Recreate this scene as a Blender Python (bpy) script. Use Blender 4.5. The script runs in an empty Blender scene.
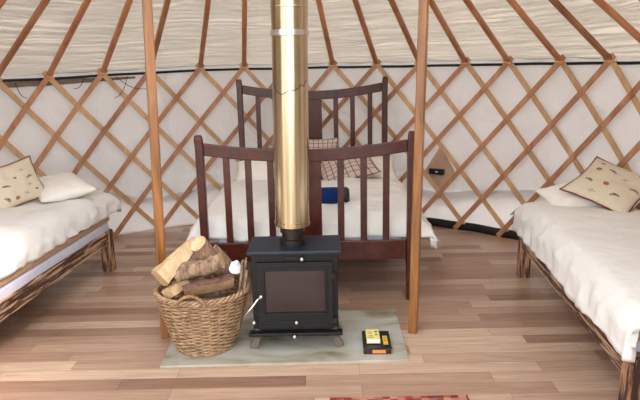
import bpy, bmesh, math, random
from mathutils import Vector, Matrix, noise
random.seed(7)
C = bpy.context.scene.collection
PI = math.pi
V = Vector
CX, CY, R, HR = -.317, 3.586, 2.9, 1.645      # yurt centre, wall radius, wall height
SLOPE = .67
PITCH = .16

# ------------------------------------------------------------------ materials
def nmat(name):
    m = bpy.data.materials.new(name); m.use_nodes = True
    nt = m.node_tree; b = nt.nodes['Principled BSDF']
    return m, nt, b
def N(nt, t, **kw):
    n = nt.nodes.new(t)
    for k, v in kw.items():
        if k in n.inputs: n.inputs[k].default_value = v
        else: setattr(n, k, v)
    return n
def ramp(nt, fac, stops):
    r = nt.nodes.new('ShaderNodeValToRGB'); e = r.color_ramp.elements
    while len(e) < len(stops): e.new(.5)
    for i, (p, c) in enumerate(stops):
        e[i].position = p; e[i].color = (*c, 1)
    nt.links.new(fac, r.inputs[0]); return r.outputs[0]
def srgb(r, g, b):
    f = lambda c: ((c/255+.055)/1.055)**2.4 if c/255 > .04045 else c/255/12.92
    return (f(r), f(g), f(b))
def coords(nt, scale=(1,1,1), kind='Object'):
    tc = nt.nodes.new('ShaderNodeTexCoord'); mp = nt.nodes.new('ShaderNodeMapping')
    mp.inputs['Scale'].default_value = scale
    nt.links.new(tc.outputs[kind], mp.inputs[0]); return mp.outputs[0]
def noisen(nt, vec, scale, detail=4, rough=.6, dist=0):
    n = N(nt, 'ShaderNodeTexNoise', Scale=scale, Detail=detail, Roughness=rough, Distortion=dist)
    nt.links.new(vec, n.inputs['Vector']); return n.outputs[0]
def bump(nt, b, h, strength=.3, dist=.01):
    bp = N(nt, 'ShaderNodeBump', Strength=strength, Distance=dist)
    nt.links.new(h, bp.inputs['Height']); nt.links.new(bp.outputs[0], b.inputs['Normal'])
def simple(name, col, rough=.6, metal=0, noise_scale=None, var=.15, bumps=0):
    m, nt, b = nmat(name)
    b.inputs['Roughness'].default_value = rough; b.inputs['Metallic'].default_value = metal
    if noise_scale:
        n = noisen(nt, coords(nt), noise_scale)
        c = ramp(nt, n, [(.3, tuple(x*(1-var) for x in col)), (.7, tuple(min(1, x*(1+var)) for x in col))])
        nt.links.new(c, b.inputs['Base Color'])
        if bumps: bump(nt, b, n, bumps, .005)
    else: b.inputs['Base Color'].default_value = (*col, 1)
    return m
def wood(name, dark, light, scale=(1,1,1), rough=.5, rnd=.25, kind='Object', detail=5, contrast=(.3,.7)):
    """grain: noise stretched along one axis (small scale = long grain); tone varies from piece to piece"""
    m, nt, b = nmat(name)
    b.inputs['Roughness'].default_value = rough
    n = noisen(nt, coords(nt, scale, kind), 1.0, detail, .65, .4)
    c = ramp(nt, n, [(contrast[0], dark), (contrast[1], light)])
    oi = nt.nodes.new('ShaderNodeObjectInfo')
    mr = N(nt, 'ShaderNodeMapRange'); mr.inputs[3].default_value = 1-rnd; mr.inputs[4].default_value = 1+rnd
    nt.links.new(oi.outputs['Random'], mr.inputs[0])
    hs = N(nt, 'ShaderNodeHueSaturation'); nt.links.new(c, hs.inputs['Color']); nt.links.new(mr.outputs[0], hs.inputs['Value'])
    nt.links.new(hs.outputs[0], b.inputs['Base Color'])
    bump(nt, b, n, .15, .003)
    return m
def cloth(name, col, scale=9, strength=.35, dist=.02, rough=.9, transl=0, uvscale=None, var=.04, ridge=False):
    m, nt, b = nmat(name)
    b.inputs['Roughness'].default_value = rough
    b.inputs['Specular IOR Level'].default_value = .15
    vec = coords(nt, uvscale, 'UV') if uvscale else coords(nt)
    n = noisen(nt, vec, scale, 5, .55, .6)
    c = ramp(nt, n, [(.25, tuple(x*(1-var) for x in col)), (.75, col)])
    nt.links.new(c, b.inputs['Base Color'])
    if ridge:   # sharp tension creases
        n = ramp(nt, n, [(.40, (0,0,0)), (.50, (.75,.75,.75)), (.54, (1,1,1)), (.60, (.7,.7,.7)), (.8, (.2,.2,.2))])
    bump(nt, b, n, strength, dist)
    if transl:
        t = N(nt, 'ShaderNodeBsdfTranslucent'); nt.links.new(c, t.inputs[0]); nt.links.new(b.inputs['Normal'].links[0].from_socket, t.inputs['Normal'])
        mx = N(nt, 'ShaderNodeMixShader'); mx.inputs[0].default_value = transl
        nt.links.new(b.outputs[0], mx.inputs[1]); nt.links.new(t.outputs[0], mx.inputs[2])
        nt.links.new(mx.outputs[0], nt.nodes['Material Output'].inputs[0])
    return m

M = {}
M['roof_canvas'] = cloth('roof canvas', srgb(220,213,205), transl=.5, scale=1, uvscale=(12,50,1), strength=1, dist=.026, ridge=True)
M['wall_canvas'] = cloth('wall canvas', srgb(234,231,230), transl=.25, scale=1, uvscale=(48,3,1), strength=.8, dist=.06)
M['skirt'] = cloth('wall skirt cotton', srgb(236,233,232), transl=.36, scale=5, strength=.6, dist=.03)
M['lath'] = wood('lattice ash wood', srgb(180,138,98), srgb(220,180,138), (9,9,2), .5, .1)
M['lath_red'] = wood('lattice reddish ash wood', srgb(160,106,76), srgb(204,152,114), (9,9,2), .5, .13)
M['pole'] = wood('varnished roof pole wood', srgb(146,86,50), srgb(196,134,88), (3,3,3), .4, .18)
M['post'] = wood('varnished orange post wood', srgb(102,62,28), srgb(170,112,58), (26,26,2), .28, .05)
M['mahogany'] = wood('dark red brown bed wood', srgb(52,19,13), srgb(90,36,24), (14,14,14), .32, .12)
M['scorched'] = wood('scorched rough pine', srgb(58,32,24), srgb(196,158,126), (3.2,44,50), .65, .08, contrast=(.46,.58))
M['scorched_leg'] = wood('scorched rough pine upright', srgb(58,32,24), srgb(186,140,102), (44,44,5), .65, .08, contrast=(.45,.60))
M['duvet'] = cloth('white cotton duvet', srgb(236,232,228), scale=6, strength=.45, dist=.03)
M['ticking'] = simple('pale blue white mattress ticking', srgb(205,205,222), .85, 0, 14, .05)
M['topper'] = simple('tan top layer', srgb(176,142,112), .95, 0, 30, .12, .3)
M['cotton'] = cloth('white pillow cotton', srgb(242,236,228), scale=9, strength=.4, dist=.02)
M['stove'] = simple('black stove iron', srgb(22,21,23), .48, .3, 40, .25, .25)
M['stove_top'] = simple('blue black stove plate', srgb(34,44,56), .42, .3, 30, .2, .15)
M['glass'] = simple('sooty stove glass', srgb(38,20,20), .12, 0, 7, .5)
M['glass'].node_tree.nodes['Principled BSDF'].inputs['Specular IOR Level'].default_value = .8
M['steel'] = simple('bright steel', srgb(215,212,205), .25, 1)
M['collar'] = simple('dark flue collar', srgb(52,46,42), .4, .6)
M['leg_iron'] = simple('worn brown iron', srgb(104,92,80), .5, .3, 30, .2)
M['black'] = simple('black plastic', srgb(18,18,20), .4)
M['strap'] = simple('black webbing strap', srgb(24,23,26), .8)
M['brown_felt'] = simple('brown felt edge', srgb(120,104,90), .95, 0, 20, .2)
M['navy'] = cloth('navy blue blanket', srgb(22,50,104), scale=12, strength=.4)
M['bark'] = wood('log bark', srgb(74,50,38), srgb(186,154,126), (34,34,12), .95, .15)
M['redbark'] = wood('red brown bark', srgb(64,38,34), srgb(140,98,84), (34,34,12), .95, .08)
M['cutwood'] = wood('pale split wood', srgb(180,142,104), srgb(224,194,154), (18,18,5), .8, .08)
M['wicker'] = wood('wicker willow', srgb(118,86,60), srgb(196,162,126), (30,30,30), .6, .05)
M['wicker_dark'] = wood('dark wicker stake', srgb(104,70,46), srgb(176,134,96), (30,30,30), .6, .05)
M['paper'] = simple('white paper', srgb(232,232,236), .8)
M['crimson'] = simple('dark crimson card', srgb(62,16,18), .45, 0, 40, .3)
M['yellowbox'] = simple('cream yellow card', srgb(232,216,140), .6)
M['yellow'] = simple('yellow label', srgb(224,176,60), .6)
M['cream'] = simple('cream card', srgb(240,234,210), .6)
M['olive'] = simple('olive print', srgb(120,112,52), .6)
M['orange'] = simple('orange label', srgb(226,140,70), .6)
M['piping'] = simple('maroon piping', srgb(112,44,40), .8)
M['ply'] = wood('brown plywood', srgb(176,140,112), srgb(206,172,142), (5,5,2), .6, .02)
M['grass'] = simple('trodden earth', srgb(150,140,122), .95, 0, 3, .3)
M['glow'] = simple('small pale lamp', srgb(240,240,240), .4)

def flue_mat():
    m, nt, b = nmat('polished flue steel')
    b.inputs['Metallic'].default_value = 1; b.inputs['Roughness'].default_value = .2
    n = noisen(nt, coords(nt, (34, 34, .5)), 1, 3)
    c = ramp(nt, n, [(.3, srgb(150,130,98)), (.7, srgb(222,206,176))])
    nt.links.new(c, b.inputs['Base Color'])
    return m
M['flue'] = flue_mat()
def hearth_mat():
    m, nt, b = nmat('grey green hearth stone')
    b.inputs['Roughness'].default_value = .16
    n = noisen(nt, coords(nt, (1.6,3.0,1)), 1.5, 3, .5, .6)
    c = ramp(nt, n, [(.30, srgb(132,122,94)), (.44, srgb(172,166,148)), (.62, srgb(192,189,182))])
    nt.links.new(c, b.inputs['Base Color']); return m
M['hearth'] = hearth_mat()
def floor_mat():
    m, nt, b = nmat('laminate floor boards'); L = nt.links.new
    tc = nt.nodes.new('ShaderNodeTexCoord'); sp = nt.nodes.new('ShaderNodeSeparateXYZ'); L(tc.outputs['Object'], sp.inputs[0])
    def mth(op, a, bb=None):
        n = nt.nodes.new('ShaderNodeMath'); n.operation = op
        for i, x in enumerate((a, bb)):
            if x is None: continue
            if isinstance(x, (int, float)): n.inputs[i].default_value = x
            else: L(x, n.inputs[i])
        return n.outputs[0]
    yy = mth('DIVIDE', sp.outputs[1], .112); row = mth('FLOOR', yy)
    wn = nt.nodes.new('ShaderNodeTexWhiteNoise'); wn.noise_dimensions = '1D'; L(row, wn.inputs['W'])
    xx = mth('ADD', mth('DIVIDE', sp.outputs[0], 1.0), mth('MULTIPLY', wn.outputs[0], 7.3)); col = mth('FLOOR', xx)
    cb = nt.nodes.new('ShaderNodeCombineXYZ'); L(row, cb.inputs[0]); L(col, cb.inputs[1])
    w2 = nt.nodes.new('ShaderNodeTexWhiteNoise'); w2.noise_dimensions = '2D'; L(cb.outputs[0], w2.inputs['Vector'])
    base = ramp(nt, w2.outputs[0], [(0, srgb(140,106,88)), (.2, srgb(166,130,110)), (.6, srgb(184,150,128)), (1, srgb(206,176,152))])
    # grain shifted per board
    va = N(nt, 'ShaderNodeVectorMath', operation='MULTIPLY_ADD')
    L(tc.outputs['Object'], va.inputs[0]); va.inputs[1].default_value = (2.2, 30, 1); 
    sc = N(nt, 'ShaderNodeVectorMath', operation='SCALE'); L(w2.outputs[1], sc.inputs[0]); sc.inputs['Scale'].default_value = 40
    L(sc.outputs[0], va.inputs[2])
    g = noisen(nt, va.outputs[0], 1.4, 5, .6, .8)
    gr = ramp(nt, g, [(.3, (.72,.70,.68)), (.65, (1.06,1.06,1.06))])
    mx = N(nt, 'ShaderNodeMix', data_type='RGBA', blend_type='MULTIPLY'); mx.inputs[0].default_value = 1
    L(base, mx.inputs[6]); L(gr, mx.inputs[7])
    fy = mth('FRACT', yy); fx = mth('FRACT', xx)
    e = mth('MAXIMUM', mth('GREATER_THAN', fy, .975), mth('GREATER_THAN', fx, .997))
    m2 = N(nt, 'ShaderNodeMix', data_type='RGBA', blend_type='MIX'); L(mth('MULTIPLY', e, .55), m2.inputs[0])
    L(mx.outputs[2], m2.inputs[6]); m2.inputs[7].default_value = (*srgb(90,64,52), 1)
    L(m2.outputs[2], b.inputs['Base Color']); b.inputs['Roughness'].default_value = .3
    return m
M['floor'] = floor_mat()
def plaid_mat():
    m, nt, b = nmat('brown red plaid cotton'); L = nt.links.new
    b.inputs['Roughness'].default_value = .9
    v = coords(nt, (1,1,1), 'UV')
    out = None
    for rot, sc in ((0, 2.6), (PI/2, 2.6)):
        mp = nt.nodes.new('ShaderNodeMapping'); mp.inputs['Rotation'].default_value[2] = rot; L(v, mp.inputs[0])
        w = N(nt, 'ShaderNodeTexWave', Scale=sc, Distortion=.3); L(mp.outputs[0], w.inputs[0])
        c = ramp(nt, w.outputs[1], [(0, (.46,.32,.28)), (.07, (.5,.36,.32)), (.14, (1,1,1)), (.66, (1,1,1)), (.78, (.74,.64,.6)), (.9, (1,1,1))])
        if out is None: out = c
        else:
            mx = N(nt, 'ShaderNodeMix', data_type='RGBA', blend_type='MULTIPLY'); mx.inputs[0].default_value = 1
            L(out, mx.inputs[6]); L(c, mx.inputs[7]); out = mx.outputs[2]
    mx = N(nt, 'ShaderNodeMix', data_type='RGBA', blend_type='MULTIPLY'); mx.inputs[0].default_value = 1
    L(out, mx.inputs[6]); mx.inputs[7].default_value = (*srgb(206,192,182), 1)
    L(mx.outputs[2], b.inputs['Base Color']); return m
M['plaid'] = plaid_mat()
def insect_mat(name, marks):
    """cream linen with printed insects; marks = (u, v, ru, rv, angle, colour)"""
    m, nt, b = nmat(name); L = nt.links.new
    b.inputs['Roughness'].default_value = .92
    tc = nt.nodes.new('ShaderNodeTexCoord')
    n = noisen(nt, tc.outputs['UV'], 60, 3)
    cur = ramp(nt, n, [(.3, srgb(204,188,162)), (.7, srgb(222,208,184))])
    for u, v, ru, rv, a, col in [(q[0], q[1], q[2]*1.25, q[3]*1.25, q[4], q[5]) for q in marks]:
        mp = nt.nodes.new('ShaderNodeMapping'); mp.vector_type = 'TEXTURE'
        mp.inputs['Location'].default_value = (u, v, 0); mp.inputs['Rotation'].default_value = (0,0,a); mp.inputs['Scale'].default_value = (ru, rv, 1)
        L(tc.outputs['UV'], mp.inputs[0])
        ln = N(nt, 'ShaderNodeVectorMath', operation='LENGTH'); L(mp.outputs[0], ln.inputs[0])
        lt = N(nt, 'ShaderNodeMath', operation='LESS_THAN'); L(ln.outputs['Value'], lt.inputs[0]); lt.inputs[1].default_value = 1
        sc = N(nt, 'ShaderNodeMath', operation='MULTIPLY'); L(lt.outputs[0], sc.inputs[0]); sc.inputs[1].default_value = .8
        mx = N(nt, 'ShaderNodeMix', data_type='RGBA'); L(sc.outputs[0], mx.inputs[0]); L(cur, mx.inputs[6]); mx.inputs[7].default_value = (*col, 1)
        cur = mx.outputs[2]
    L(cur, b.inputs['Base Color']); return m
RED, GRY, DRK, TAN = srgb(140,44,36), srgb(110,98,84), srgb(62,50,46), srgb(186,166,140)
def insects(u, v, kind, a):
    if kind == 'ladybird': return [(u, v, .038, .034, a, RED), (u+.012, v+.012, .007, .007, 0, DRK), (u-.012, v-.008, .007, .007, 0, DRK)]
    if kind == 'bee': return [(u, v, .026, .013, a, DRK), (u+.012, v+.016, .02, .009, a+.7, GRY), (u-.012, v+.016, .02, .009, a-.7, GRY)]
    if kind == 'dragonfly': return [(u, v, .055, .006, a, GRY), (u, v, .008, .045, a+.3, TAN), (u, v, .008, .045, a-.3, TAN)]
    return [(u-.03*math.cos(a), v-.03*math.sin(a), .04, .018, a+.35, GRY), (u+.03*math.cos(a), v+.03*math.sin(a), .04, .018, a-.35, GRY), (u, v, .024, .007, a+PI/2, DRK)]
def marks(lst): return [k for q in lst for k in insects(*q)]
def rug_mat():
    m, nt, b = nmat('red kilim wool'); L = nt.links.new
    b.inputs['Roughness'].default_value = .95
    v = coords(nt)
    vo = N(nt, 'ShaderNodeTexVoronoi', Scale=26, Randomness=.25); vo.distance = 'CHEBYCHEV'; L(v, vo.inputs['Vector'])
    c = ramp(nt, vo.outputs['Color'], [(0, srgb(60,30,48)), (.3, srgb(140,44,46)), (.5, srgb(160,62,54)), (.7, srgb(196,140,116)), (.85, srgb(110,36,44))])
    L(c, b.inputs['Base Color']); bump(nt, b, noisen(nt, v, 180), .5, .01); return m
M['rug'] = rug_mat()

# ------------------------------------------------------------------ object helpers
def link(name, bm, mats, parent=None, smooth=False):
    me = bpy.data.meshes.new(name); bmesh.ops.recalc_face_normals(bm, faces=bm.faces); bm.to_mesh(me); bm.free()
    for m in (mats if isinstance(mats, (list, tuple)) else [mats]): me.materials.append(m)
    if smooth: me.polygons.foreach_set('use_smooth', [True]*len(me.polygons))
    o = bpy.data.objects.new(name, me); C.objects.link(o)
    if parent: o.parent = parent
    return o
def thing(name, label, cat, loc=(0,0,0), group=None, rz=0):
    o = bpy.data.objects.new(name, None); C.objects.link(o); o.location = loc; o.rotation_euler = (0,0,rz); o.empty_display_size = .1
    return tag(o, label, cat, group)
def tag(o, label, cat, group=None):
    o['label'] = label; o['category'] = cat
    if group: o['group'] = group
    return o
def struct(o): o['kind'] = 'structure'; return o
def autos(o, ang=40):
    for p in o.data.polygons: p.use_smooth = True
    try: o.data.set_sharp_from_angle(angle=math.radians(ang))
    except Exception: pass
    return o
def bevel(o, w=.004, seg=2):
    md = o.modifiers.new('bevel', 'BEVEL'); md.width = w; md.segments = seg; md.limit_method = 'ANGLE'; md.angle_limit = .6
    return o
def box(bm, lo, hi, mat=None, mi=0):
    xs = [(lo[i], hi[i]) for i in range(3)]
    vs = [bm.verts.new((xs[0][a], xs[1][b], xs[2][c])) for a in (0,1) for b in (0,1) for c in (0,1)]
    if mat is not None:
        for v in vs: v.co = mat @ v.co
    for f in ((0,1,3,2),(4,6,7,5),(0,4,5,1),(2,3,7,6),(0,2,6,4),(1,5,7,3)):
        fc = bm.faces.new([vs[i] for i in f]); fc.material_index = mi
    return vs
def bbox(lo, hi, mat=None):
    bm = bmesh.new(); box(bm, lo, hi, mat); return bm
def frames(pts, up):
    out = []
    for i, p in enumerate(pts):
        t = (pts[min(i+1, len(pts)-1)] - pts[max(i-1, 0)]).normalized()
        u = up(p) if callable(up) else up
        s = t.cross(u).normalized(); n = s.cross(t).normalized()
        out.append((p, s, n))
    return out
def sweep(bm, pts, prof, up=V((0,0,1)), closed=False, scales=None, mi=0, cap=True, endmi=None):
    """sweep a closed 2-D profile along points"""
    pts = [V(p) for p in pts]; fr = frames(pts, up)
    if closed:
        fr = []
        n = len(pts)
        for i, p in enumerate(pts):
            t = (pts[(i+1) % n]-pts[i-1]).normalized(); u = up(p) if callable(up) else up
            s = t.cross(u).normalized(); fr.append((p, s, s.cross(t).normalized()))
    rings = []
    for i, (p, s, n) in enumerate(fr):
        k = scales[i] if scales else 1
        rings.append([bm.verts.new(p + s*a*k + n*b*k) for a, b in prof])
    m = len(prof); rng = range(len(rings) if closed else len(rings)-1)
    for i in rng:
        A, B = rings[i], rings[(i+1) % len(rings)]
        for j in range(m):
            f = bm.faces.new((A[j], A[(j+1) % m], B[(j+1) % m], B[j])); f.material_index = mi
    if cap and not closed:
        for r_ in (rings[0][::-1], rings[-1]):
            f = bm.faces.new(r_); f.material_index = mi if endmi is None else endmi
    return rings
def circ(r, n=12): return [(r*math.cos(2*PI*i/n), r*math.sin(2*PI*i/n)) for i in range(n)]
def rect(w, h): return [(-w/2,-h/2),(w/2,-h/2),(w/2,h/2),(-w/2,h/2)]
def lathe(bm, prof, cx, cy, n=40, caps=True, mi=0):
    rings = []
    for r, z in prof: rings.append([bm.verts.new((cx+r*math.cos(2*PI*i/n), cy+r*math.sin(2*PI*i/n), z)) for i in range(n)])
    for A, B in zip(rings, rings[1:]):
        for j in range(n):
            bm.faces.new((A[j], A[(j+1) % n], B[(j+1) % n], B[j])).material_index = mi
    if caps: bm.faces.new(rings[0][::-1]); bm.faces.new(rings[-1])
def cylp(th, r, z): return V((CX+r*math.sin(th), CY+r*math.cos(th), z))
def hring(th): return HR - .05*min(1, max(0, (-th-.3)/.55))

# ------------------------------------------------------------------ setting
bm = bmesh.new()
lathe(bm, [(3.02,-.06),(3.02,0)], CX, CY, 96)
struct(link('floor', bm, M['floor']))
bm = bmesh.new(); lathe(bm, [(25,-.4),(25,-.36)], CX, CY, 48)
struct(link('ground', bm, M['grass']))
bm = bmesh.new(); lathe(bm, [(2.9,-.36),(2.9,-.06)], CX, CY, 64)
struct(link('platform', bm, M['ply']))

TL, TR = 2.3, 2.66      # the wall stops either side of the doorway in front
def wall_sheet(bm, r0, z0, z1, nt_, nz, f, uvl, t0=-TL, t1=TR):
    g = [[None]*(nz+1) for _ in range(nt_+1)]
    for i in range(nt_+1):
        th = t0+(t1-t0)*i/nt_
        for j in range(nz+1):
            w = j/nz; za = z0(th) if callable(z0) else z0; zb = z1(th) if callable(z1) else z1
            z = za+(zb-za)*w
            g[i][j] = (bm.verts.new(cylp(th, r0+f(th, z, w), z)), i/nt_, w)
    for i in range(nt_):
        for j in range(nz):
            q = [g[i][j], g[i+1][j], g[i+1][j+1], g[i][j+1]]
            fc = bm.faces.new([a[0] for a in q])
            for l, a in zip(fc.loops, q): l[uvl].uv = (a[1], a[2])
def sk_top(th): return .46+.10*math.sin(th*6.3+1.2)+.05*noise.noise(V((th*5,0,0)))
bm = bmesh.new(); uvl = bm.loops.layers.uv.new('UVMap')
def wf(th, z, w):
    n = noise.noise(V((th*9, z*.9, 3)))*.022 + noise.noise(V((th*26, z*1.6, 9)))*.012
    return .055 + n*(.35+.65*(1-w)) + .0*w
wall_sheet(bm, R, lambda th: sk_top(th)-.07, lambda th: hring(th)+.03+.002*noise.noise(V((th*14, 0, 5))), 460, 36, wf, uvl)
o = link('wall_back', bm, M['wall_canvas'], smooth=True); struct(o)
md = o.modifiers.new('thickness', 'SOLIDIFY'); md.thickness = .004; md.offset = 1

# roof canvas: sags slightly between the poles
bm = bmesh.new(); uvl = bm.loops.layers.uv.new('UVMap')
RC = .9
nt_, nr = 420, 40; g = []
for i in range(nt_+1):
    th = -TL+(TL+TR)*i/nt_; row = []
    for j in range(nr+1):
        w = j/nr; r = R+.06+(RC-R-.06)*w
        sag = abs(math.sin(PI*(th-.1662)/PITCH))
        z = hring(th)-.02+SLOPE*(R+.06-r) + .045 - .012*sag*(1-w*.5)
        z += noise.noise(V((th*7, w*34+2.5*sag, 1)))*.007 + noise.noise(V((th*16, w*70+4*sag, 7)))*.003
        row.append((bm.verts.new(cylp(th, r, z)), i/nt_*1.0, w - .012*sag))
    g.append(row)
for i in range(nt_):
    for j in range(nr):
        q = [g[i][j], g[i+1][j], g[i+1][j+1], g[i][j+1]]
        fc = bm.faces.new([a[0] for a in q])
        for l, a in zip(fc.loops, q): l[uvl].uv = (a[1], a[2])
o = link('ceiling', bm, M['roof_canvas'], smooth=True); struct(o)
md = o.modifiers.new('thickness', 'SOLIDIFY'); md.thickness = .004; md.offset = 1

# eave strap: dark line running round where wall and roof meet
bm = bmesh.new()
pts = [cylp(-TL+(TL+TR)*i/160, R+.025, hring(-TL+(TL+TR)*i/160)-.022+.006*noise.noise(V((i*.21,0,0)))) for i in range(161)]
sweep(bm, pts, rect(.008, .024))
eave = tag(link('eave_strap', bm, M['strap']), 'black strap running round the eave at the top of the lattice wall', 'strap')
bm = bmesh.new()
pts = [cylp(-1.15+.62*i/40, R+.03, hring(-1.15+.62*i/40)-.058+.006*noise.noise(V((i*.3,4,0)))) for i in range(41)]
sweep(bm, pts, rect(.006, .05), scales=[.35+.65*math.sin(PI*i/40) for i in range(41)])
tag(link('felt_edge', bm, M['brown_felt']), 'brown felt edge showing under the black strap at top left of wall', 'felt strip')

# white skirt round the foot of the wall
bm = bmesh.new(); uvl = bm.loops.layers.uv.new('UVMap')
def sk_bot(th): return (.045 if .6 < th < .9 else 0)*abs(math.sin((th-.6)*PI/.3))
def sf(th, z, w): return .048-.030*math.sin(PI*min(1, w*1.05))*(.6+noise.noise(V((th*5, z*4, 0)))) + noise.noise(V((th*17, z*6, 2)))*.012
wall_sheet(bm, R-.012, sk_bot, sk_top, 300, 14, sf, uvl)
o = link('wall_skirt', bm, M['skirt'], smooth=True); tag(o, 'loose white cotton skirt round the foot of the canvas wall', 'wall skirt')
md = o.modifiers.new('thickness', 'SOLIDIFY'); md.thickness = .005; md.offset = 1
bm = bmesh.new()
pts = [cylp(.50+.48*i/20, R+.01, (.041+.003*math.sin(i))) for i in range(21)]
sweep(bm, pts, [(-.02,-.04),(.02,-.04),(.012,.035),(-.012,.035)])
tag(link('ground_sheet', bm, M['strap'], smooth=True), 'black rolled ground sheet edge along wall foot right of the double bed', 'sheet')

# ------------------------------------------------------------------ lattice wall
THS = [-.8132,-.6407,-.4817,-.3091,-.1539,.006,.1662,.3247,.4783,.6398,.7872,.9597,1.1193]
left = []; t = THS[0]
while t-PITCH > -TL+.05: t -= PITCH; left.insert(0, t)
right = []; t = THS[-1]
while t+PITCH < TR-.05: t += PITCH; right.append(t)
NL = len(left); THS = left+THS+right
lat = thing('lattice_wall', 'crossed wooden lattice wall of pale laths circling the yurt', 'lattice', (CX, CY, 0))
def inv(o): o.location = (-CX, -CY, 0)
ROW = .262
def lath(th0, sgn, r):
    pts = []
    za = hring(th0)+.035; n = 16
    for i in range(n+1):
        z = za+(.0-za)*i/n + .004
        q = (hring(th0)-z)/ROW; th = th0 + sgn*PITCH/2*q - (.012*math.sin(PI*min(1, max(0, z/hring(th0)))) if th0 > .2 else 0)
        if not -TL < th < TR: break
        pts.append(cylp(th, r, z))
    if len(pts) < 3: return
    bm = bmesh.new()
    sweep(bm, pts, rect(.012, .040) if False else [(-.023,-.006),(.023,-.006),(.023,.006),(-.023,.006)],
          up=lambda p: V((p.x-CX, p.y-CY, 0)).normalized())
    # leather knots where laths cross, on the front laths only
    if sgn < 0:
        for k in range(1, 6):
            z = hring(th0)-ROW*k; th = th0-PITCH/2*k-(.012*math.sin(PI*z/hring(th0)) if th0 > .2 else 0)
            if not -TL < th < TR: break
            p = cylp(th, r-.007, z)
            bm2 = bmesh.ops.create_icosphere(bm, subdivisions=1, radius=.007, matrix=Matrix.Translation(p))
            for v in bm2['verts']:
                for f in v.link_faces: f.material_index = 1
    o = link('lath', bm, [M['lath_red' if sgn < 0 else 'lath'], M['pole']], lat); inv(o)
for t in THS:
    lath(t, -1, R-.011); lath(t, 1, R+.003)
# laths that start past the ends so the pattern closes down to the floor
for k in range(1, 4):
    pass

# ------------------------------------------------------------------ roof poles and crown
def ordinal(n): return ['', 'first','second','third','fourth','fifth','sixth','seventh','eighth','ninth','tenth','eleventh','twelfth','thirteenth'][n]
mid = NL+5
for i, t in enumerate(THS):
    h = hring(t)
    a = cylp(t, R-.005, h-.0); b = cylp(t, RC-.02, h+SLOPE*(R-RC))
    bm = bmesh.new()
    sweep(bm, [a, b], rect(.044, .036), up=V((0,0,1)))
    o = link('roof_pole', bm, M['pole']); bevel(o, .005, 1)
    d = i-mid
    # a short peg at the foot, tied over the lattice fork
    bm = bmesh.new(); tang = V((math.cos(t), -math.sin(t), 0))
    p = cylp(t, R-.03, h-.006)
    sweep(bm, [p-tang*.042+V((0,0,.014)), p+tang*.042-V((0,0,.006))], rect(.024, .018))
    link('peg', bm, M['lath'], o)
    if d == 0: lb = 'brown roof pole directly behind the shiny flue pipe'
    elif abs(d) <= 10:
        lb = 'brown roof pole, %s to the %s of the flue pipe' % (ordinal(abs(d)), 'right' if d > 0 else 'left')
    else: lb = 'brown roof pole outside the picture to the %s' % ('right' if d > 0 else 'left')
    tag(o, lb, 'roof pole', 'roof poles rising from the lattice wall')
bm = bmesh.new()
zc = HR+SLOPE*(R-RC)
sweep(bm, [cylp(2*PI*i/64, RC-.05, zc+.01) for i in range(64)], rect(.07, .09), closed=True)
cr = tag(link('crown_ring', bm, M['post']), 'round wooden crown ring joining the tops of the roof poles', 'crown ring')
def post(x0, y0, x1, y1, w, rot, label):
    bm = bmesh.new(); z1 = zc-.035
    def at(z): k = z/2.0; return V((x0+(x1-x0)*k, y0+(y1-y0)*k, z))
    c, s = math.cos(rot), math.sin(rot)
    up = V((s, c, 0))
    sweep(bm, [at(0), at(z1)], rect(w, w), up=up)
    o = bevel(link('roof_post', bm, M['post']), .006, 2)
    tag(o, label, 'post')
post(.568, 3.545, .609, 3.586, .053, .35, 'square varnished orange post right of the stove, footboard behind it')
post(-.992, 3.545, -.955, 3.59, .054, -.35, 'square varnished orange post behind the log basket')

# ------------------------------------------------------------------ hearth
bm = bmesh.new()
P = [(-.922,3.142),(.488,3.166),(.498,3.885),(-.935,3.872)]
lo = [bm.verts.new((x,y,0)) for x,y in P]; hi = [bm.verts.new((x,y,.012)) for x,y in P]
bm.faces.new(lo[::-1]); bm.faces.new(hi)
for i in range(4): bm.faces.new((lo[i], lo[(i+1)%4], hi[(i+1)%4], hi[i]))
tag(link('hearth_slab', bm, M['hearth']), 'grey green stone hearth slab on the floor under the stove', 'hearth')
HZ = .012

# ------------------------------------------------------------------ stove
st = thing('wood_stove', 'black iron wood burning stove with glass door on grey hearth', 'stove', (-.155, 3.45, HZ))
SX, SY = -.155, 3.45
def sp(bm, name, m, parent=st, bv=.004, smooth=False):
    o = link(name, bm, m, None, smooth)
    o.parent = parent
    # parents sit at their own origins; the meshes are written in world coordinates
    o.matrix_parent_inverse = Matrix.Identity(4)
    if parent is st: o.location = (-SX, -SY, -HZ)
    if bv: bevel(o, bv)
    return o
body = sp(bbox((-.405, 3.335, .118), (.095, 3.60, .60)), 'body', M['stove'])
bm = bmesh.new()
box(bm, (-.425, 3.30, .60), (.115, 3.63, .622)); sp(bm, 'top_plate', M['stove_top'], bv=.006)
bm = bmesh.new()
box(bm, (-.43, 3.285, .108), (.118, 3.345, .128)); sp(bm, 'ash_lip', M['stove'])
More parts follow.
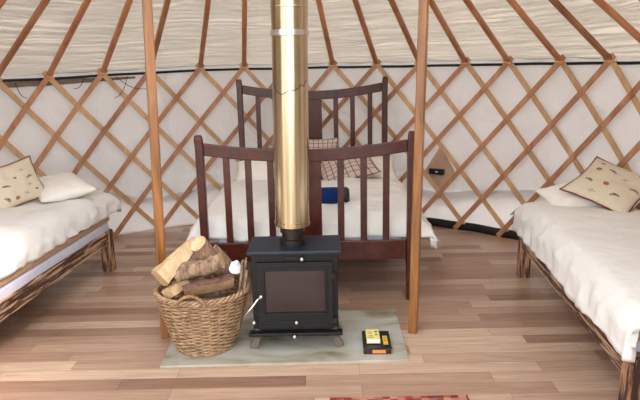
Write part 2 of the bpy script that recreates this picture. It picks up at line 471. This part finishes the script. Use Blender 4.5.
# door: frame ring around the glass
bm = bmesh.new(); y0, y1 = 3.31, 3.335
X0,X1,Z0,Z1 = -.375,.065,.145,.552; gx0,gx1,gz0,gz1 = -.328,.018,.242,.502
box(bm,(X0,y0,Z0),(X1,y1,gz0)); box(bm,(X0,y0,gz1),(X1,y1,Z1)); box(bm,(X0,y0,gz0),(gx0,y1,gz1)); box(bm,(gx1,y0,gz0),(X1,y1,gz1))
box(bm,(X0+.012,y0-.004,Z0+.012),(X1-.012,y0,Z0+.022)); box(bm,(X0+.012,y0-.004,Z1-.022),(X1-.012,y0,Z1-.012))
door = sp(bm, 'door', M['stove'], bv=.003)
sp(bbox((gx0-.003,3.322,gz0-.003),(gx1+.003,3.328,gz1+.003)), 'glass', M['glass'], door, 0)
bm = bmesh.new()
for a,b in (((gx0-.012),(gx0)),((gx1),(gx1+.012))): box(bm,(a,3.304,gz0-.012),(b,3.312,gz1+.012))
for a,b in ((gz0-.012,gz0),(gz1,gz1+.012)): box(bm,(gx0,3.304,a),(gx1,3.312,b))
sp(bm, 'glass_frame', M['stove'], door, .002)
bm = bmesh.new()
sweep(bm, [(-.352,3.300,.352),(-.375,3.285,.335),(-.405,3.262,.300),(-.442,3.25,.262)], circ(.0075,8), up=V((0,1,0)))
bmesh.ops.create_uvsphere(bm, u_segments=12, v_segments=8, radius=.013, matrix=Matrix.Translation((-.352,3.300,.352)))
sp(bm, 'handle', M['steel'], door, 0, True)
for z in (.465, .19):
    bm = bmesh.new()
    sweep(bm, [(.075,3.318,z-.022),(.075,3.318,z+.022)], circ(.011,10), up=V((0,1,0)))
    box(bm, (.05,3.306,z-.01),(.078,3.324,z+.01))
    sp(bm, 'hinge', M['collar'], door, 0)
def knob(x, z, y=3.30, r=.013, parent=st):
    bm = bmesh.new()
    sweep(bm, [(x, y+.03, z), (x, y, z)], circ(.005, 8))
    bmesh.ops.create_uvsphere(bm, u_segments=14, v_segments=8, radius=r, matrix=Matrix.Translation((x, y-.006, z)))
    o = sp(bm, 'knob', M['steel'], parent, 0, True); o['label'] = 'round steel knob'
for x, z in ((-.11,.575),(-.15,.19),(-.163,.112),(-.398,.195)): knob(x, z, 3.30 if z != .112 else 3.278)
for x0_, x1_, z in ((-.205,-.14,.573),(-.232,-.17,.19)):
    sp(bbox((x0_,3.3045 if z < .5 else 3.327,z-.006),(x1_,3.315 if z < .5 else 3.34,z+.006)), 'vent_slot', M['black'], st, 0)
for sx in (-1, 1):
    for y in (3.36, 3.57):
        bm = bmesh.new(); x = SX+sx*.215
        sweep(bm, [(x, y, .13), (x+sx*.02, y-.004, .07), (x+sx*.042, y-.01, HZ)], rect(.05, .045), up=V((0,1,0)), scales=[1.2,.75,1])
        sp(bm, 'leg', M['leg_iron'], bv=.003)

# flue
fl = thing('flue_pipe', 'tall polished golden steel flue pipe rising from the stove', 'flue', (-.155, 3.46, .622))
def fpart(name, prof, m, n=48):
    bm = bmesh.new(); lathe(bm, prof, 0, 0, n)
    o = link(name, bm, m, fl); o.rotation_euler = (0, 0, 0); autos(o, 30); return o
# the pipe leans a touch, as in the room
fl.rotation_euler = (0, math.radians(.9), 0); fl.location.x = -.168
fpart('collar', [(.074,0),(.074,.035),(.062,.038),(.062,.072),(.072,.075),(.072,.11)], M['collar'])
fpart('pipe', [(.088,.11),(.1,.115),(.1,.12),(.1005,.6),(.1,1.19)], M['flue'])
fpart('joint_band', [(.1,1.188),(.106,1.19),(.108,1.205),(.106,1.222),(.1,1.224)], M['steel'])
fpart('upper_pipe', [(.1,1.222),(.102,1.3),(.102,3.4)], M['flue'])
fpart('foot_band', [(.1,.122),(.104,.124),(.104,.14),(.1,.142)], M['flue'])
fpart('upper_band', [(.102,1.335),(.1035,1.337),(.1035,1.343),(.102,1.345)], M['flue'])
bm = bmesh.new()
box(bm, (-.004,-.1035,.143),(.003,-.099,1.187))
o = link('seam', bm, M['steel'], fl)

bm = bmesh.new()  # dark reflection on the flue, put in as a thin raised curve
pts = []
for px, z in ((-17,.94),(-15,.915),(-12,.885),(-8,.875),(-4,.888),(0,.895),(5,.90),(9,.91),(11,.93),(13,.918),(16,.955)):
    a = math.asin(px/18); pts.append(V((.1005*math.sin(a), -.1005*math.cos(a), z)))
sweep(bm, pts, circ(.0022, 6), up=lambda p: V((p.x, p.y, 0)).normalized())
o = link('reflection_line', bm, M['collar'], fl, True); o['label'] = 'thin dark reflection modelled as a line across the front of the pipe'
# ------------------------------------------------------------------ basket of logs
BX, BY = -.708, 3.41
bk = thing('log_basket', 'round brown wicker basket full of firewood left of the stove', 'basket', (BX, BY, HZ))
def brad(z): k = z/.37; return .165+.106*k**.8
def bz(a): return .37+.012*math.cos(2*a)
nseg, nrow = 112, 30
bm = bmesh.new()
for rI in range(nrow):
    z0 = .012+rI*(.35/nrow)
    pts = []
    for i in range(nseg):
        a = 2*PI*i/nseg
        wv = math.cos(a*14+PI*(rI % 2))*.006
        pts.append(V((math.cos(a)*(brad(z0)+wv), math.sin(a)*(brad(z0)+wv), z0+.0015*math.sin(a*5+rI))))
    sweep(bm, pts, [(x*1.0, y) for x, y in circ(.0058, 6)], closed=True)
link('weave', bm, M['wicker'], bk, True)
bm = bmesh.new()
for k in range(28):
    a = 2*PI*(k+.5)/28
    sweep(bm, [(math.cos(a)*brad(z), math.sin(a)*brad(z), z) for z in [.0,.1,.2,.3,.365]], circ(.0055, 6), up=V((-math.sin(a), math.cos(a), 0)))
link('stakes', bm, M['wicker_dark'], bk, True)
bm = bmesh.new()
for ph in (0, PI*2/3, PI*4/3):
    pts = []
    for i in range(160):
        a = 2*PI*i/160; q = a*16+ph
        r = brad(.37)+.010*math.cos(q); pts.append(V((math.cos(a)*r, math.sin(a)*r, .368+.010*math.sin(q))))
    sweep(bm, pts, circ(.0075, 6), closed=True)
link('rim', bm, M['wicker'], bk, True)
bm = bmesh.new()
for z, rr in ((.006,.17),(.016,.172)):
    sweep(bm, [V((math.cos(2*PI*i/48)*rr, math.sin(2*PI*i/48)*rr, z)) for i in range(48)], circ(.008, 6), closed=True)
lathe(bm, [(.16,.002),(.16,.010)], 0, 0, 32)
link('base', bm, M['wicker'], bk, True)
for ang in (-PI/2-.05, PI/2):
    for off in (0, .012):
        pass
    bm = bmesh.new(); c = V((math.cos(ang), math.sin(ang), 0)); tq = V((-math.sin(ang), math.cos(ang), 0))
    for ph in (0, PI):
        pts = []
        for i in range(25):
            q = PI*i/24; p = c*(brad(.37)+.014+.004*math.cos(i*1.4+ph)) + tq*(.078*math.cos(q)) + V((0,0,.352+.066*math.sin(q)+.004*math.sin(i*1.4+ph)))
            pts.append(p)
        sweep(bm, pts, circ(.0075, 6), up=c)
    link('handle', bm, M['wicker_dark'], bk, True)

def log(name, a, b, r, label, kind='round', bark='bark', rot=0, taper=1, flat=1.0, seed=0):
    """a piece of firewood from a to b; kind round / half / quarter / block"""
    a, b = V(a), V(b); bm = bmesh.new()
    if kind == 'round':
        prof = [(r*math.cos(2*PI*i/18), r*math.sin(2*PI*i/18)) for i in range(18)]; woodside = set()
    elif kind == 'half':
        prof = [(r*math.cos(PI*i/11), r*math.sin(PI*i/11)-.35*r) for i in range(12)]; woodside = {11}
    elif kind == 'quarter':
        prof = [(r*1.25*math.cos(PI/2*i/8)-.5*r, r*1.25*math.sin(PI/2*i/8)-.5*r) for i in range(9)]+[(-.5*r,-.5*r)]; woodside = {8, 9}
    else:
        prof = [(-r,-r*.7),(-.2*r,-r*.8),(r,-r*.65),(r*.95,.5*r),(.2*r,.75*r),(-r*.9,r*.6)]; woodside = {0,1,2,3,4,5}
    c, s = math.cos(rot), math.sin(rot); prof = [(x*c-y*s, (x*s+y*c)*flat) for x, y in prof]
    n = 9; t = (b-a).normalized(); up = V((0,0,1)) if abs(t.z) < .85 else V((0,1,0))
    sd = t.cross(up).normalized(); nn = sd.cross(t)
    rings = []
    for i in range(n+1):
        k = i/n; p = a.lerp(b, k) + sd*noise.noise(V((k*2, seed, 0)))*.012 + nn*noise.noise(V((k*2, seed, 5)))*.012
        sc = 1+(taper-1)*k; ring = []
        for j, (x, y) in enumerate(prof):
            d = 1+.16*noise.noise(V((x*30, y*30, k*4+seed*3)))
            tw = t*(.008*noise.noise(V((x*40, y*40, seed))) if i in (0, n) else 0)
            ring.append(bm.verts.new(p+sd*x*sc*d+nn*y*sc*d+tw))
        rings.append(ring)
    m = len(prof)
    for A, B in zip(rings, rings[1:]):
        for j in range(m):
            f = bm.faces.new((A[j], A[(j+1)%m], B[(j+1)%m], B[j])); f.material_index = 1 if j in woodside else 0
    for rg in (rings[0][::-1], rings[-1]): bm.faces.new(rg).material_index = 1
    o = link(name, bm, [M[bark], M['cutwood']]); autos(o, 35)
    tag(o, label, 'firewood', 'firewood in the basket'); return o
log('split_log', (-.93,3.30,.48), (-.745,3.48,.64), .082, 'pale split log leaning out over the left rim of the basket', 'block', rot=.45, taper=.62, seed=1)
log('firewood_log', (-.70,3.32,.675), (-.575,3.52,.40), .05, 'topmost log of the basket with a pale round cut end', 'round', taper=1.15, seed=2)
log('firewood_log', (-.832,3.33,.487), (-.572,3.33,.568), .052, 'brown bark log lying diagonally across the middle of the pile', 'round', taper=.95, seed=3)
log('firewood_log', (-.785,3.26,.405), (-.515,3.345,.445), .058, 'reddish bark log lying just above the basket rim with pale split underside', 'half', bark='redbark', rot=.75, seed=4)
log('split_log', (-.875,3.245,.405), (-.80,3.36,.425), .043, 'short square-cut log with flat end at left front of the rim', 'block', rot=.5, seed=5)
log('firewood_log', (-.655,3.50,.585), (-.51,3.50,.42), .046, 'grey bark log sloping down at the back right of the pile', 'half', rot=-.6, seed=6)
log('firewood_log', (-.84,3.42,.33), (-.56,3.48,.36), .065, 'brown log buried in the middle of the basket', 'round', seed=8)
log('firewood_log', (-.80,3.30,.27), (-.56,3.34,.27), .07, 'thick log low in the basket under the reddish log', 'round', seed=9)
log('firewood_log', (-.80,3.48,.20), (-.58,3.44,.21), .07, 'thick log at the bottom of the basket', 'round', seed=11)
for i, (x, y, zt, dx) in enumerate(((-.470,3.37,.53,.01),(-.458,3.40,.555,.018),(-.478,3.44,.53,.012),(-.452,3.35,.50,.02))):
    bm = bmesh.new(); sweep(bm, [(x-.05, y, .13), (x+dx, y, zt)], rect(.012, .016), up=V((0,1,0)))
    tag(link('kindling_stick', bm, M['bark']), 'thin dark kindling stick standing at the right inside the basket rim', 'kindling', 'kindling sticks in the basket')
bm = bmesh.new()
bmesh.ops.create_icosphere(bm, subdivisions=3, radius=.036, matrix=Matrix.Translation((-.505,3.38,.50)))
for v in bm.verts: v.co += V((noise.noise(v.co*28), noise.noise(v.co*28+V((5,0,0))), noise.noise(v.co*28+V((0,5,0)))))*.03
tag(link('crumpled_paper', bm, M['paper']), 'crumpled white paper between logs and kindling in the basket', 'paper')

# ------------------------------------------------------------------ tin and matchbox on the hearth
tz = HZ
tr = thing('firelighter_box', 'dark crimson flat box with yellow labels on right of hearth', 'box', (.318, 3.345, tz), rz=-.03)
o = link('body', bbox((-.079,-.115,0),(.081,.115,.034)), M['crimson'], tr); bevel(o, .004)
link('lid', bbox((-.081,-.117,.034),(.083,.117,.040)), M['black'], tr)
link('front_label', bbox((-.028,-.1165,.008),(.048,-.115,.028)), M['orange'], tr)
bm = bmesh.new(); box(bm, (.038,-.07,.040),(.066,.045,.0415)); link('top_label', bm, M['yellow'], tr)
for q in (((.044,-.02,.0415),(.058,-.012,.042)), ((.046,.015,.0415),(.06,.022,.042))): link('print', bbox(*q), M['olive'], tr)
mb_ = thing('matchbox', 'cream and yellow matchbox lying on the dark crimson box', 'matchbox', (.305, 3.355, tz+.0415), rz=-.02)
o = link('sleeve', bbox((-.046,-.075,0),(.032,.062,.030)), M['yellowbox'], mb_); bevel(o, .002)
link('front_face', bbox((-.046,-.077,.004),(.032,-.075,.030)), M['cream'], mb_)
link('strike_strip', bbox((-.044,-.0775,0),(.030,-.075,.005)), M['crimson'], mb_)
bm = bmesh.new()
for x0_,y0_,x1_,y1_ in ((.004,.018,.022,.038),(.006,-.022,.02,-.004),(-.034,-.035,-.006,-.026),(-.036,.02,-.012,.026),(-.032,.0,-.014,.006),(-.038,-.058,-.004,-.052)):
    link('print', bbox((x0_,y0_,.030),(x1_,y1_,.0306)), M['olive'], mb_)

# ------------------------------------------------------------------ rug
bm = bmesh.new()
box(bm, (.03,1.15,0),(.725,2.775,.010)); 
rg = link('rug', bm, M['rug']); tag(rg, 'red patterned rug with woven border in the foreground', 'rug')
bm = bmesh.new()
for k in range(60):
    x = .035+k*.0117; sweep(bm, [(x,2.775,.005),(x+.002*math.sin(k),2.79,.003)], rect(.004,.004))
link('fringe', bm, M['rug'], rg)['kind'] = 'stuff'

# ------------------------------------------------------------------ soft goods
def cushion(name, c, ux, uy, th, m, label, cat, pipe=None, group=None, pinch=.10, seed=0, n=26, wr=.006):
    """ux, uy = half edge vectors in world space, th = half thickness"""
    c, ux, uy = V(c), V(ux), V(uy); nn = ux.cross(uy).normalized()
    if nn.z < 0: nn = -nn
    bm = bmesh.new(); uvl = bm.loops.layers.uv.new('UVMap')
    def P(s, t, side):
        e = (1-abs(s)**2.6)*(1-abs(t)**2.6); h = th*max(0, e)**.55
        ps = s*(1-pinch*(1-t*t)); pt = t*(1-pinch*(1-s*s))
        h += wr*noise.noise(V((s*3+seed, t*3, side)))*max(0, e)**.3*2
        w = wr*noise.noise(V((s*2.2+seed*2, t*2.2, 7)))*1.5
        return c+ux*ps+uy*pt+nn*(h*side+w)
    top = {}; bot = {}
    for i in range(n+1):
        for j in range(n+1):
            s, t = -1+2*i/n, -1+2*j/n
            top[i,j] = bm.verts.new(P(s,t,1))
            bot[i,j] = top[i,j] if i in (0,n) or j in (0,n) else bm.verts.new(P(s,t,-1))
    for i in range(n):
        for j in range(n):
            for d in (top, bot):
                ks = [(i,j),(i+1,j),(i+1,j+1),(i,j+1)]
                f = bm.faces.new([d[k] for k in ks])
                for l, k in zip(f.loops, ks): l[uvl].uv = (k[0]/n, k[1]/n)
    o = link(name, bm, m, smooth=True); tag(o, label, cat, group)
    if pipe:
        bm = bmesh.new(); pts = []
        q = 22
        for s0, t0, ds, dt in ((-1,-1,2,0),(1,-1,0,2),(1,1,-2,0),(-1,1,0,-2)):
            for i in range(q): pts.append(P(s0+ds*i/q, t0+dt*i/q, 1))
        sweep(bm, pts, circ(.0055, 6), closed=True, up=nn)
        link('piping', bm, pipe, o, True)
    return o

def drape(name, o0, u, v, L, W, z, m, label, over=(.12,.12,.12,.12), r=.06, puff=.03, seed=0, cat='duvet', nu=90, nv=60, amp=.02, thick=.03, flare=.3, zfn=None):
    """cloth over a bed: o0 = corner, u,v unit vectors along length/width; over = hang at u0,u1,v0,v1"""
    bm = bmesh.new(); uvl = bm.loops.layers.uv.new('UVMap'); o0, u, v = V(o0), V(u), V(v)
    def mp(a, lim, h0, h1):
        # a: arc coordinate; returns position, drop
        def edge(e):  # e>0 past the start of the rounding
            if e <= 0: return e, 0
            q = r*PI/2
            if e < q: return r*math.sin(e/r), r*(1-math.cos(e/r))
            return r+(e-q)*flare*.3, r+(e-q)
        if a < r: x, d = edge(r-a); return r-x, d
        if a > lim-r: x, d = edge(a-(lim-r)); return lim-r+x, d
        return a, 0
    g = {}
    a0, a1, b0, b1 = -over[0], L+over[1], -over[2], W+over[3]
    for i in range(nu+1):
        for j in range(nv+1):
            a = a0+(a1-a0)*i/nu; b = b0+(b1-b0)*j/nv
            # uneven hem
            if j == 0: b += .02*noise.noise(V((a*3, seed, 0)))
            x, d1 = mp(a, L, over[0], over[1]); y, d2 = mp(b, W, over[2], over[3])
            d = (d1**2.2+d2**2.2)**(1/2.2) if d1 or d2 else 0
            cen = max(0, 1-(2*a/L-1)**4)*max(0, 1-(2*b/W-1)**4) if 0 < a < L and 0 < b < W else 0
            zz = z-d+puff*cen
            nz = amp*noise.noise(V((a*2.2+seed, b*2.6, seed)))+amp*.5*noise.noise(V((a*7, b*6+seed, 1)))
            nz += amp*.25*noise.noise(V((a*18, b*9, seed)))
            p = o0+u*x+v*y; p.z = zz+nz
            if d > r*.5:   # folds in the hanging part
                k = .018*noise.noise(V((a*11+seed, b*11, 4)))
                if d1 > .01: p += u*(k if a > 0 else -k)
                if d2 > .01: p += v*(k if b > 0 else -k)
            if zfn: p.z = zfn(p, p.z)
            g[i,j] = bm.verts.new(p)
    for i in range(nu):
        for j in range(nv):
            ks = [(i,j),(i+1,j),(i+1,j+1),(i,j+1)]
            f = bm.faces.new([g[k] for k in ks])
            for l, k in zip(f.loops, ks): l[uvl].uv = (k[0]/nu, k[1]/nv)
    o = link(name, bm, m, smooth=True)
    for f in o.data.polygons: pass
    # normals should point up so that the thickness goes inward
    md = o.modifiers.new('thickness', 'SOLIDIFY'); md.thickness = thick
    up = sum(p.normal.z for p in o.data.polygons); md.offset = -1 if up > 0 else 1
    tag(o, label, cat); return o

# ------------------------------------------------------------------ single beds (scorched timber)
def single_bed(far, near_dir, out, L, W, zr0, zr1, label):
    """far = outer far corner; near_dir = unit vector head->near end; out = unit vector toward the wall"""
    u = V((*near_dir, 0)).normalized(); v = V((*out, 0)).normalized()
    t = thing('single_bed', label, 'bed', (far[0], far[1], 0), rz=0)
    mat = Matrix(((u.x, v.x, 0, 0), (u.y, v.y, 0, 0), (0, 0, 1, 0), (0, 0, 0, 1)))
    def part(name, lo, hi):
        bm = bmesh.new(); box(bm, lo, hi)
        o = link(name, bm, M['scorched_leg' if name == 'leg' else 'scorched'], t); o.matrix_local = mat
        if mat.determinant() < 0:
            pass
        return bevel(o, .005, 1)
    lw = .085
    for a in (0, L-lw):
        for b in (0, W-lw): part('leg', (a, b, 0), (a+lw, b+lw, zr1))
    part('side_rail', (lw, .006, zr0), (L-lw, .045, zr1)); part('side_rail', (lw, W-.045, zr0), (L-lw, W-.006, zr1))
    part('end_rail', (.006, lw, zr0), (.045, W-lw, zr1)); part('end_rail', (L-.045, lw, zr0), (L-.006, W-lw, zr1))
    part('slat_base', (.045, .045, zr1-.06), (L-.045, W-.045, zr1-.03))
    return u, v
def mattress(far, u, v, L, W, z0, z1, label, topper=True):
    t = thing('mattress', label, 'mattress', (far[0], far[1], z0))
    def mk(name, ins, a, b, m, bv):
        bm = bmesh.new()
        P = [(ins, ins),(L-ins, ins),(L-ins, W-ins),(ins, W-ins)]
        lo = [bm.verts.new(u*x+v*y+V((0,0,a))) for x, y in P]; hi = [bm.verts.new(u*x+v*y+V((0,0,b))) for x, y in P]
        bm.faces.new(lo[::-1]); bm.faces.new(hi)
        for i in range(4): bm.faces.new((lo[i], lo[(i+1)%4], hi[(i+1)%4], hi[i]))
        o = link(name, bm, m, t, True); bevel(o, bv, 4); return o
    mk('mattress_body', .02, 0, (z1-z0)*(.68 if topper else 1), M['ticking'], .02)
    if topper: mk('tan_layer', .012, (z1-z0)*.68+.001, z1-z0, M['topper'], .012)  # tan layer over the pale mattress body
    return t

# left bed
fL = (-1.735, 4.90); 
u, v = single_bed(fL, (-.074, -1), (-1, .074), 2.0, .86, .235, .352, 'scorched rough timber single bed against the left wall')
mattress(fL, u, v, 2.0, .86, .324, .47, 'thin pale blue mattress with tan top layer on the left bed')
drape('duvet', (fL[0]+.015, fL[1]+.23, 0), u, v, 2.23, .87, .625, M['duvet'], 'puffy white duvet spread over the left single bed', over=(.07,.0,.10,.0), r=.11, puff=.055, seed=1, amp=.02, thick=.05)
cushion('pillow', (-2.10,4.80,.735), (-.2,.27,.02), (.17,.13,.02), .075, M['cotton'], 'white pillow at the far end of the left bed behind the insect cushion', 'pillow', seed=3)
cL = V((-2.13,4.60,.715)); ex = V((-2.32,4.22,.66))-cL; ey = V((-2.25,4.63,1.0))-cL
cushion('cushion', cL+ex*.5+ey*.5+V((.02,0,.0)), ex*.53, ey*.54, .06,
        insect_mat('insect print left', marks([(.24,.56,'moth',-.2),(.2,.22,'bee',.3),(.42,.2,'dragonfly',.5),(.62,.16,'ladybird',0),(.34,.76,'dragonfly',.2),(.52,.62,'bee',.5),(.74,.5,'moth',.3),(.8,.2,'moth',1),(.3,.38,'dragonfly',.1),(.88,.8,'bee',0)])),
        'cream insect print cushion with maroon piping on the left bed', 'cushion', M['piping'], seed=5)

# right bed
fR = (1.545, 4.56)
u, v = single_bed(fR, (-.092, -1), (1, -.092), 2.12, .84, .245, .36, 'scorched rough timber single bed against the right wall')
mattress(fR, u, v, 2.06, .84, .332, .45, 'thin pale mattress with tan top layer on the right bed')
drape('duvet', (fR[0], fR[1], 0)+V((0,0,0))[:0] if False else (fR[0]-.035, fR[1]+.03, 0), u, v, 2.19, .86, .59, M['duvet'], 'puffy white duvet spread over the right single bed', over=(.06,.03,.165,.0), r=.10, puff=.045, seed=6, amp=.009, thick=.05)
cushion('pillow', (1.93,4.42,.655), (.26,.02,.03), (-.02,.19,.05), .075, M['cotton'], 'white pillow at the far end of the right bed behind the insect cushion', 'pillow', seed=8)
A, B, T = V((1.805,4.35,.735)), V((2.125,4.04,.60)), V((2.161,4.6,.92))
cushion('cushion', (B+T)/2+V((-.045,-.03,.0)), (B-A)*.52, (T-A)*.52, .06,
        insect_mat('insect print right', marks([(.18,.84,'bee',0),(.22,.34,'moth',-.4),(.2,.66,'ladybird',0),(.48,.36,'ladybird',0),(.42,.7,'moth',-.3),(.66,.62,'dragonfly',.4),(.58,.9,'bee',.2),(.78,.86,'bee',.5),(.38,.12,'dragonfly',0),(.7,.22,'moth',.4),(.88,.5,'moth',.1)])),
        'cream insect print cushion with maroon piping on the right bed', 'cushion', M['piping'], seed=9)

# ------------------------------------------------------------------ double bed
db = thing('double_bed', 'dark red brown wooden double bed with slatted footboard behind stove', 'bed', (-.075, 5.05, 0))
def dpart(name, bm, parent, bv=.006):
    o = link(name, bm, M['mahogany'], parent)
    if parent is db: o.location = (.075, -5.05, 0)
    if bv: bevel(o, bv, 2)
    return o
def board(y, xl, xr, ztop, zmid, dep, zb0, zb1, slats, panel, name, lean=0):
    """slatted board: curved top rail, bottom rail, posts, slats and a wide centre panel"""
    c = (xl+xr)/2; hw = (xr-xl)/2
    bm = bmesh.new(); n = 24
    def zt(x): k = abs(x-c)/hw; return zmid+(ztop-.02-zmid)*k**2
    prev = None
    for i in range(n+1):
        x = xl+.03+(xr-xl-.06)*i/n; yy = y+.0
        q = [bm.verts.new(p) for p in ((x,yy-.016,zt(x)-dep-.0),(x,yy+.016,zt(x)-dep),(x,yy+.016,zt(x)),(x,yy-.016,zt(x)))]
        if prev:
            for a in range(4): bm.faces.new((prev[a], prev[(a+1)%4], q[(a+1)%4], q[a]))
        else: bm.faces.new(q[::-1])
        prev = q
    bm.faces.new(prev)
    rail = dpart(name, bm, db)
    dpart('bottom_rail', bbox((xl+.03, y-.015, zb0), (xr-.03, y+.015, zb1)), rail)
    for x in (xl, xr):
        bm = bmesh.new(); s = .030; s2 = .026
        # square post, narrowing to a rounded top that leans outward slightly
        sg = -1 if x == xl else 1
        sweep(bm, [(x+sg*-.004, y, 0), (x, y, .3), (x, y, ztop-.05), (x+sg*.004, y, ztop+.0), (x+sg*.005, y, ztop+.03)], rect(.056, .052), up=V((0,1,0)), scales=[.85,1,1,1,.8])
        dpart('post', bm, rail, .008)
    for x in slats:
        dpart('slat', bbox((x-.023, y-.009, zb1-.01), (x+.023, y+.009, zt(x)-dep+.01)), rail, .004)
    dpart('panel', bbox((panel[0], y-.010, zb1-.01), (panel[1], y+.010, zt(c)-dep+.012)), rail, .004)
    return rail
board(4.10, -.812, .630, 1.175, 1.095, .084, .305, .445, [-.635,-.487,-.335,.145,.303,.458], (-.205,.012), 'footboard')
board(6.03, -.765, .655, 1.50, 1.405, .085, .30, .50, [-.59,-.425,-.262,.173,.338,.51], (-.128,.035), 'headboard')
for x in (-.75, .56):
    dpart('side_rail', bbox((x, 4.12, .30), (x+.028, 6.0, .42)), db)
dpart('slat_base', bbox((-.715, 4.13, .33), (.555, 6.0, .36)), db, .003)
mm = thing('mattress', 'white double mattress under the duvet of the double bed', 'mattress', (-.08, 5.05, .362))
o = link('mattress_body', bbox((-.66,-.88,0),(.665,.92,.12)), M['ticking'], mm); bevel(o, .03, 3)
drape('duvet', (-.97, 4.15, 0), (0,1,0), (1,0,0), 1.62, 1.80, .575, M['duvet'], 'rumpled white duvet hanging over both sides of the double bed', over=(.06,.0,.14,.13), r=.17, puff=.06, seed=12, amp=.03, thick=.04, nu=80, nv=100, flare=.4)
cushion('pillow', (-.56,5.72,.68), (.25,.0,.03), (0,.17,.09), .08, M['cotton'], 'white pillow at the left of the double bed head', 'pillow', seed=21)
cushion('pillow', (-.27,5.84,.69), (.27,-.02,-.02), (.02,.11,.16), .07, M['plaid'], 'plaid pillow propped left of the flue on the double bed', 'pillow', seed=22)
cushion('pillow', (.25,5.62,.72), (.26,-.06,.09), (-.05,.17,.11), .085, M['plaid'], 'plaid pillow tilted across the front right of the double bed head', 'pillow', seed=23)
cushion('pillow', (.0,5.86,.79), (.20,0,.0), (0,.05,.17), .07, M['plaid'], 'plaid pillow standing against the headboard behind another', 'pillow', seed=24)
cushion('pillow', (.52,5.80,.68), (.22,.0,-.03), (0,.17,.08), .07, M['cotton'], 'white pillow at the right of the double bed head', 'pillow', seed=25)
bm = bmesh.new()
sweep(bm, [(-.30,4.56,.665),(-.1,4.56,.665),(.10,4.56,.665),(.19,4.56,.665)], [(.095*math.cos(2*PI*i/20), .068*math.sin(2*PI*i/20)) for i in range(20)], scales=[.96,1,1.02,.98])
bl = autos(link('rolled_blanket', bm, M['navy']), 50); tag(bl, 'rolled navy blue blanket with black end lying on the double bed', 'blanket')
bm = bmesh.new()
sweep(bm, [(.188,4.56,.665),(.205,4.56,.665),(.225,4.56,.665)], [(.097*math.cos(2*PI*i/20), .070*math.sin(2*PI*i/20)) for i in range(20)], scales=[1,1.02,.8])
autos(link('black_end', bm, M['black'], bl), 50)

# ------------------------------------------------------------------ socket on its board behind the lattice
def onwall(th, w, h, zc_, r0, r1):
    bm = bmesh.new(); a = w/2/R
    n = 6; prev = None
    for i in range(n+1):
        t = th-a+2*a*i/n
        q = [bm.verts.new(cylp(t, r, z)) for r, z in ((r0,zc_-h/2),(r1,zc_-h/2),(r1,zc_+h/2),(r0,zc_+h/2))]
        if prev:
            for k in range(4): bm.faces.new((prev[k], prev[(k+1)%4], q[(k+1)%4], q[k]))
        else: bm.faces.new(q[::-1])
        prev = q
    bm.faces.new(prev); return bm
def diamond():
    bm = bmesh.new(); th = .556; zc_ = .565; hw = .235/R*.72; hh = .27
    for r in (R+.012, R+.022):
        pass
    pts = [(0,hh),(hw*.9,.02),(0,-hh),(-hw*.9,.02)]
    f = [bm.verts.new(cylp(th+a, R+.012, zc_+b)) for a, b in pts]; k = [bm.verts.new(cylp(th+a, R+.022, zc_+b)) for a, b in pts]
    bm.faces.new(f); bm.faces.new(k[::-1])
    for i in range(4): bm.faces.new((f[i], k[i], k[(i+1)%4], f[(i+1)%4]))
    return bm
tag(link('socket_board', diamond(), M['ply']), 'brown plywood board behind the lattice right of the double bed', 'board')
so = link('wall_socket', onwall(.547, .155, .055, .575, R-.028, R+.011), M['black']); bevel(so, .004)
tag(so, 'black socket strip fixed on the brown board by the wall', 'socket')
link('indicator', onwall(.549, .022, .012, .575, R-.030, R-.027), M['glow'], so)

# loose cords hanging from the eave at the left
for i, (t, l, sw) in enumerate(((-.92,.13,.03),(-.60,.12,.10),(-.56,.20,-.05),(-.70,.08,-.04))):
    bm = bmesh.new(); h = hring(t)-.04
    sweep(bm, [cylp(t+sw*k*k, R-.018, h-l*k+.02*math.sin(k*6)) for k in [j/8 for j in range(9)]], circ(.003, 5), up=lambda p: V((p.x-CX, p.y-CY, 0)).normalized())
    link('cord', bm, M['strap'], eave)

# ------------------------------------------------------------------ light
w = bpy.data.worlds.new('sky'); bpy.context.scene.world = w; w.use_nodes = True
bg = w.node_tree.nodes['Background']; bg.inputs[0].default_value = (.93, .97, 1.0, 1); bg.inputs[1].default_value = 1.15
s = bpy.data.lights.new('sun', 'SUN'); s.energy = 1.8; s.angle = .2; s.color = (1, .93, .84)
so_ = bpy.data.objects.new('sun', s); C.objects.link(so_)
d = V((-.62, -.35, -1.0)); so_.rotation_euler = d.to_track_quat('-Z', 'Y').to_euler()

# ------------------------------------------------------------------ camera
PT, RO = .2196, .0198
cam = bpy.data.cameras.new('camera'); cam.lens = 606.7/640*36; cam.sensor_width = 36; cam.clip_start = .05
co = bpy.data.objects.new('camera', cam); C.objects.link(co)
r0, u0, f0 = V((1,0,0)), V((0, math.sin(PT), math.cos(PT))), V((0, math.cos(PT), -math.sin(PT)))
rr = r0*math.cos(RO)-u0*math.sin(RO); uu = r0*math.sin(RO)+u0*math.cos(RO)
m4 = Matrix.Identity(4)
for i in range(3): m4[i][0], m4[i][1], m4[i][2] = rr[i], uu[i], -f0[i]
m4.translation = V((0, 0, 1.655)); co.matrix_world = m4
S = bpy.context.scene; S.camera = co
S.view_settings.view_transform = 'Standard'; S.view_settings.look = 'None'; S.view_settings.gamma = 1
S.view_settings.use_curve_mapping = False; S.view_settings.exposure = 1.6
